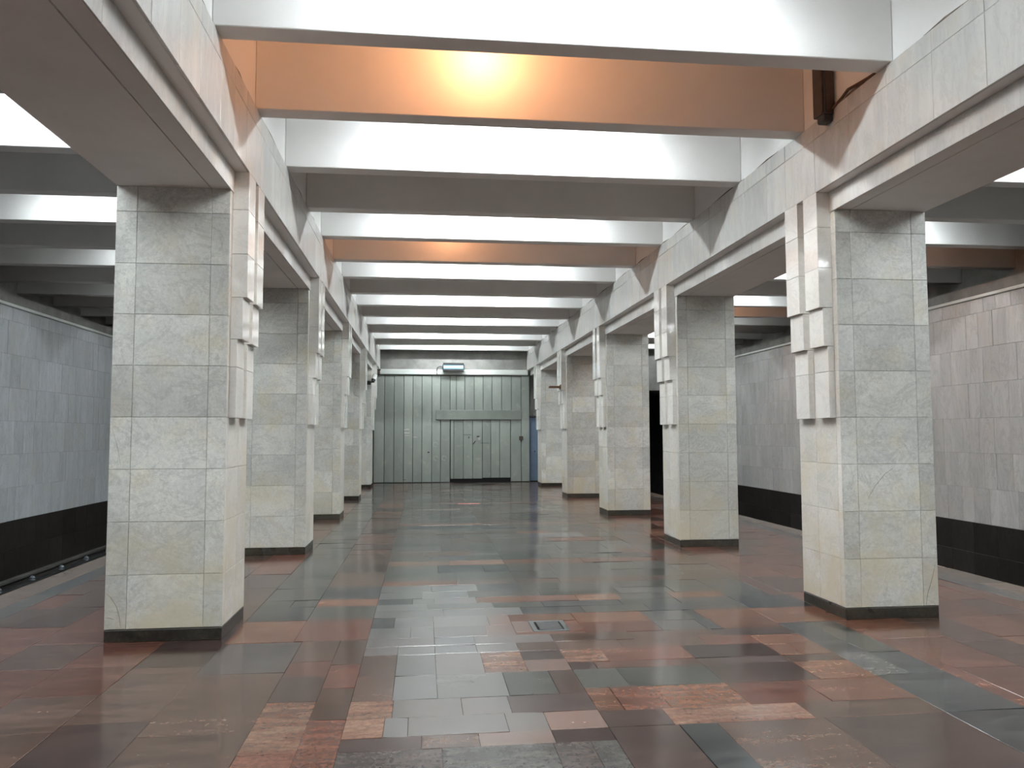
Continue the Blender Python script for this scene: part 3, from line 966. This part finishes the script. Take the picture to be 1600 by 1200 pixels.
sc = gbox("scrape", -0.72, -0.60, 0.10, 0.115, 'rust', gate, 0.03, 0.042)

hb = MB()
hb.bbox(-1.60, 3.745, YG - 0.10, YG + 0.019, 3.825, 4.012, 'band', 0.012)
head = hb.build("header_beam", loc=(1.07, YG, 3.825))
tag(head, "white painted steel beam running along the top of the grey-green gate", "beam", None, "thing")

# blue door right of the gate
d1 = empty("door_1", (4.25, YG + 0.1, 0))
tag(d1, kind="structure")
MB().bbox(3.835, 4.70, YG + 0.07, YG + 0.12, 0.03, 2.31, 'blue', 0.008).build("door_leaf", d1)
MB().bbox(3.70, 4.74, YG + 0.02, YG + 0.11, 2.315, 2.37, 'iron', 0.006).build("door_head", d1)
MB().bbox(3.80, 3.835, YG + 0.055, YG + 0.12, 0.0, 2.315, 'blue', 0.006).build("door_jamb", d1)
MB().bbox(3.98, 4.02, YG + 0.03, YG + 0.07, 1.06, 1.11, 'blackplastic', 0.008).build("door_knob", d1)

# wall lamp over the gate
wl = empty("wall_lamp", (1.04, YG - 0.1, 4.0))
tag(wl, "blue-white lit strip lamp in a dark housing, mounted over the gate", "lamp")
ya, yb = YG - 0.28, YG - 0.125
MB().bbox(0.69, 1.42, ya - 0.03, YG - 0.105, 4.165, 4.232, 'blackplastic', 0.006).build("top_rail", wl)
MB().bbox(0.69, 1.42, ya + 0.02, YG - 0.105, 3.935, 4.01, 'blackplastic', 0.006).build("bottom_rail", wl)
MB().tube([(0.70, ya + 0.09, 4.09), (1.41, ya + 0.09, 4.09)], 0.088, 'diffuser', 16).build("diffuser", wl)
for a, c in ((0.665, 0.70), (1.41, 1.445)):
    MB().bbox(a, c, ya + 0.0, YG - 0.105, 4.02, 4.165, 'iron', 0.008).build("end_cap", wl)
MB().bbox(0.72, 1.39, YG - 0.11, YG + 0.019, 4.02, 4.17, 'iron', 0.006).build("back_plate", wl)
MB().tube([(0.67, yb, 4.12), (0.56, yb, 4.12), (0.50, yb, 4.08), (0.475, yb, 4.0), (0.475, yb, 3.83)], 0.020, 'iron', 8).build("conduit", wl)

# ------------------------------------------------------------------ small things
# surveillance camera on the far left pillar
yc = YL + 4 * STEP
cc = empty("surveillance_camera", (-1.7, yc - 0.02, 3.36))
tag(cc, "small white surveillance camera on a bracket, far left pillar beside the gate", "camera")
m = MB()
ax = Vector((-0.30, -0.55, -1.0)).normalized()
c0 = Vector((-1.56, yc - 0.22, 3.52))
m.tube([c0 - ax * 0.10, c0 - ax * 0.09, c0 + ax * 0.08, c0 + ax * 0.09], [0.05, 0.07, 0.075, 0.06], 'whiteplastic', 12)
m.build("housing", cc)
MB().tube([c0 + ax * 0.085, c0 + ax * 0.17], [0.068, 0.05], 'blackplastic', 12).build("lens", cc)
MB().tube([c0 + Vector((0, 0.05, -0.02)), (-1.64, yc - 0.08, 3.38), (-1.72, yc - 0.024, 3.36)], [0.022, 0.022, 0.012], 'blackplastic', 8).build("bracket", cc)
MB().bbox(-1.80, -1.68, yc - 0.025, yc - 0.001, 3.30, 3.42, 'blackplastic', 0.004).build("wall_plate", cc)

# junction box on the corner where gate header meets the left frieze
jb = empty("junction_box", (-1.56, YG - 0.2, 3.9))
tag(jb, "small dark junction box at the left end of the white gate beam", "box")
MB().bbox(-1.72, -1.50, YG - 0.24, YG - 0.10, 3.955, 4.0, 'blackplastic', 0.006).build("lid", jb)
MB().bbox(-1.70, -1.52, YG - 0.22, YG - 0.10, 3.84, 3.955, 'brownmetal', 0.006).build("body", jb)

# rusty bracket on the fourth right pillar
yp = YR + 3 * STEP
rb = empty("rusty_bracket", (3.72, yp + 0.2, 2.98))
tag(rb, "thin rusty bracket sticking out of a far right pillar into the hall", "bracket")
MB().bbox(3.40, 3.716, yp + 0.13, yp + 0.27, 2.955, 3.01, 'rust', 0.005).build("arm", rb)
MB().bbox(3.695, 3.716, yp + 0.10, yp + 0.30, 2.92, 3.045, 'rust', 0.003).build("fixing_plate", rb)

# floor hatch
fh = empty("floor_hatch", (1.12, 7.03, 0))
tag(fh, "small dark metal hatch set in the red granite floor between the first pillars", "hatch")
m = MB()
for a in ((0.957, 1.278, 6.842, 6.885), (0.957, 1.278, 7.175, 7.218), (0.957, 1.00, 6.885, 7.175), (1.235, 1.278, 6.885, 7.175)):
    m.bbox(a[0], a[1], a[2], a[3], -0.02, 0.003, 'hatchrim', 0.002)
m.build("rim", fh)
m = MB()
m.slab((1.012, 6.89, -0.02), X, Y, Z, 0.21, 0.27, 0.026, 'iron', 0.006, (0.006, 0.0, -0.002, 0.004))
m.build("cover", fh)
m = MB()
for yy in (6.94, 7.06):
    m.slab((1.035, yy, 0.0), X, Y, Z, 0.15, 0.055, 0.0085, 'blackplastic', 0.002, (0.003, 0.0, 0, 0.003))
m.build("cover_recess", fh)
MB().box(0.957, 1.278, 6.842, 7.218, -0.022, -0.0165, 'blackplastic').build("pit", fh)

# brown metal duct hanging in the orange bay, with its cable
du = empty("cable_duct", (3.64, 6.72, 4.56))
tag(du, "dark brown metal duct hanging at the right end of the orange ceiling bay", "duct")
MB().bbox(3.60, 3.725, 6.64, 6.80, 4.62, SLAB, 'brownmetal', 0.008).build("channel", du)
MB().bbox(3.615, 3.712, 6.645, 6.76, 4.55, 4.625, 'iron', 0.012).build("end_cap", du)
MB().tube([(3.63, 6.635, SLAB), (3.63, 6.635, 4.63)], 0.012, 'iron', 6).build("rib", du)
cb = MB()
cb.tube([(3.70, 6.64, 4.66), (3.725, 6.52, 4.71), (3.722, 6.40, 4.74), (3.726, 6.28, 4.725), (3.722, 6.1, 4.70), (3.722, 5.985, 4.69)], 0.013, 'cable', 7)
cb.tube([(3.722, 6.44, 4.69), (3.724, 6.30, 4.70), (3.722, 6.15, 4.69)], 0.008, 'cable', 6)
cbo = cb.build("loose_cable", loc=(3.72, 6.3, 4.7))
tag(cbo, "rusty brown cable running along the top of the right frieze from the duct", "cable")

# far floor marks: a coral tile and pale strips before the gate
for nm, x0, x1, ya_, yb_, mt in (("coral_strip", 0.86, 1.38, 19.36, 19.54, 'signal'), ("pale_strip", 0.02, 2.1, 23.86, 23.96, 'tan'), ("pale_strip", 0.02, 1.2, 23.1, 23.17, 'tan')):
    m = MB()
    m.slab((x0, ya_, -0.005), X, Y, Z, x1 - x0, yb_ - ya_, 0.0085, mt, 0.002)
    m.build(nm, floor)

# tracks
for side, xe, sg in (("left", EDGE_L, -1), ("right", EDGE_R, 1)):
    axis = xe + sg * 1.45
    for nm, dxr in (("by the platform", -0.76), ("by the wall", 0.76)):
        xr = axis + sg * dxr
        m = MB()
        m.prism([(xr - 0.065, -1.345), (xr + 0.065, -1.345), (xr + 0.012, -1.32), (xr + 0.012, -1.21), (xr + 0.036, -1.19), (xr + 0.036, -1.16), (xr - 0.036, -1.16), (xr - 0.036, -1.19), (xr - 0.012, -1.21), (xr - 0.012, -1.32)], YB, YG + 13.5, 'iron')
        o = m.build("running_rail", loc=(xr, 10, -1.345))
        tag(o, f"dark steel running rail of the {side} track, {nm}", "rail", "running rails in the track pits")
    y, n = YB + 0.4, 0
    m = MB()
    while y < YG + 13:
        m.bbox(axis - 1.25, axis + 1.25, y, y + 0.25, -1.5, -1.345, 'darkconcrete', 0.01)
        y += 0.62
    o = m.build("sleeper_bed", loc=(axis, 10, -1.5))
    tag(o, kind="stuff"); tag(o, f"dark sleepers under the rails of the {side} track", "sleepers")
    xt = axis + sg * 1.42
    t3 = empty("contact_rail", (xt, 10, -1.5))
    tag(t3, f"dark contact rail on insulator stands along the {side} track wall", "rail")
    m = MB()
    m.bbox(xt - 0.04, xt + 0.04, YB, YG + 13.5, -1.17, -1.06, 'iron', 0.008)
    m.build("rail_bar", t3)
    MB().bbox(xt - 0.07, xt + 0.07, YB, YG + 13.5, -1.06, -1.03, 'blackplastic', 0.006).build("cover_board", t3)
    y = 14.75 - 1.2 * 14
    while y < YG:
        pr = [(0.045, -1.04), (0.06, -1.02), (0.04, -1.0), (0.055, -0.98), (0.035, -0.955), (0.015, -0.94)]
        MB().tube([(xt, y, h) for r, h in pr], [r for r, h in pr], 'insulator', 10).build("insulator", t3)
        y += 1.2
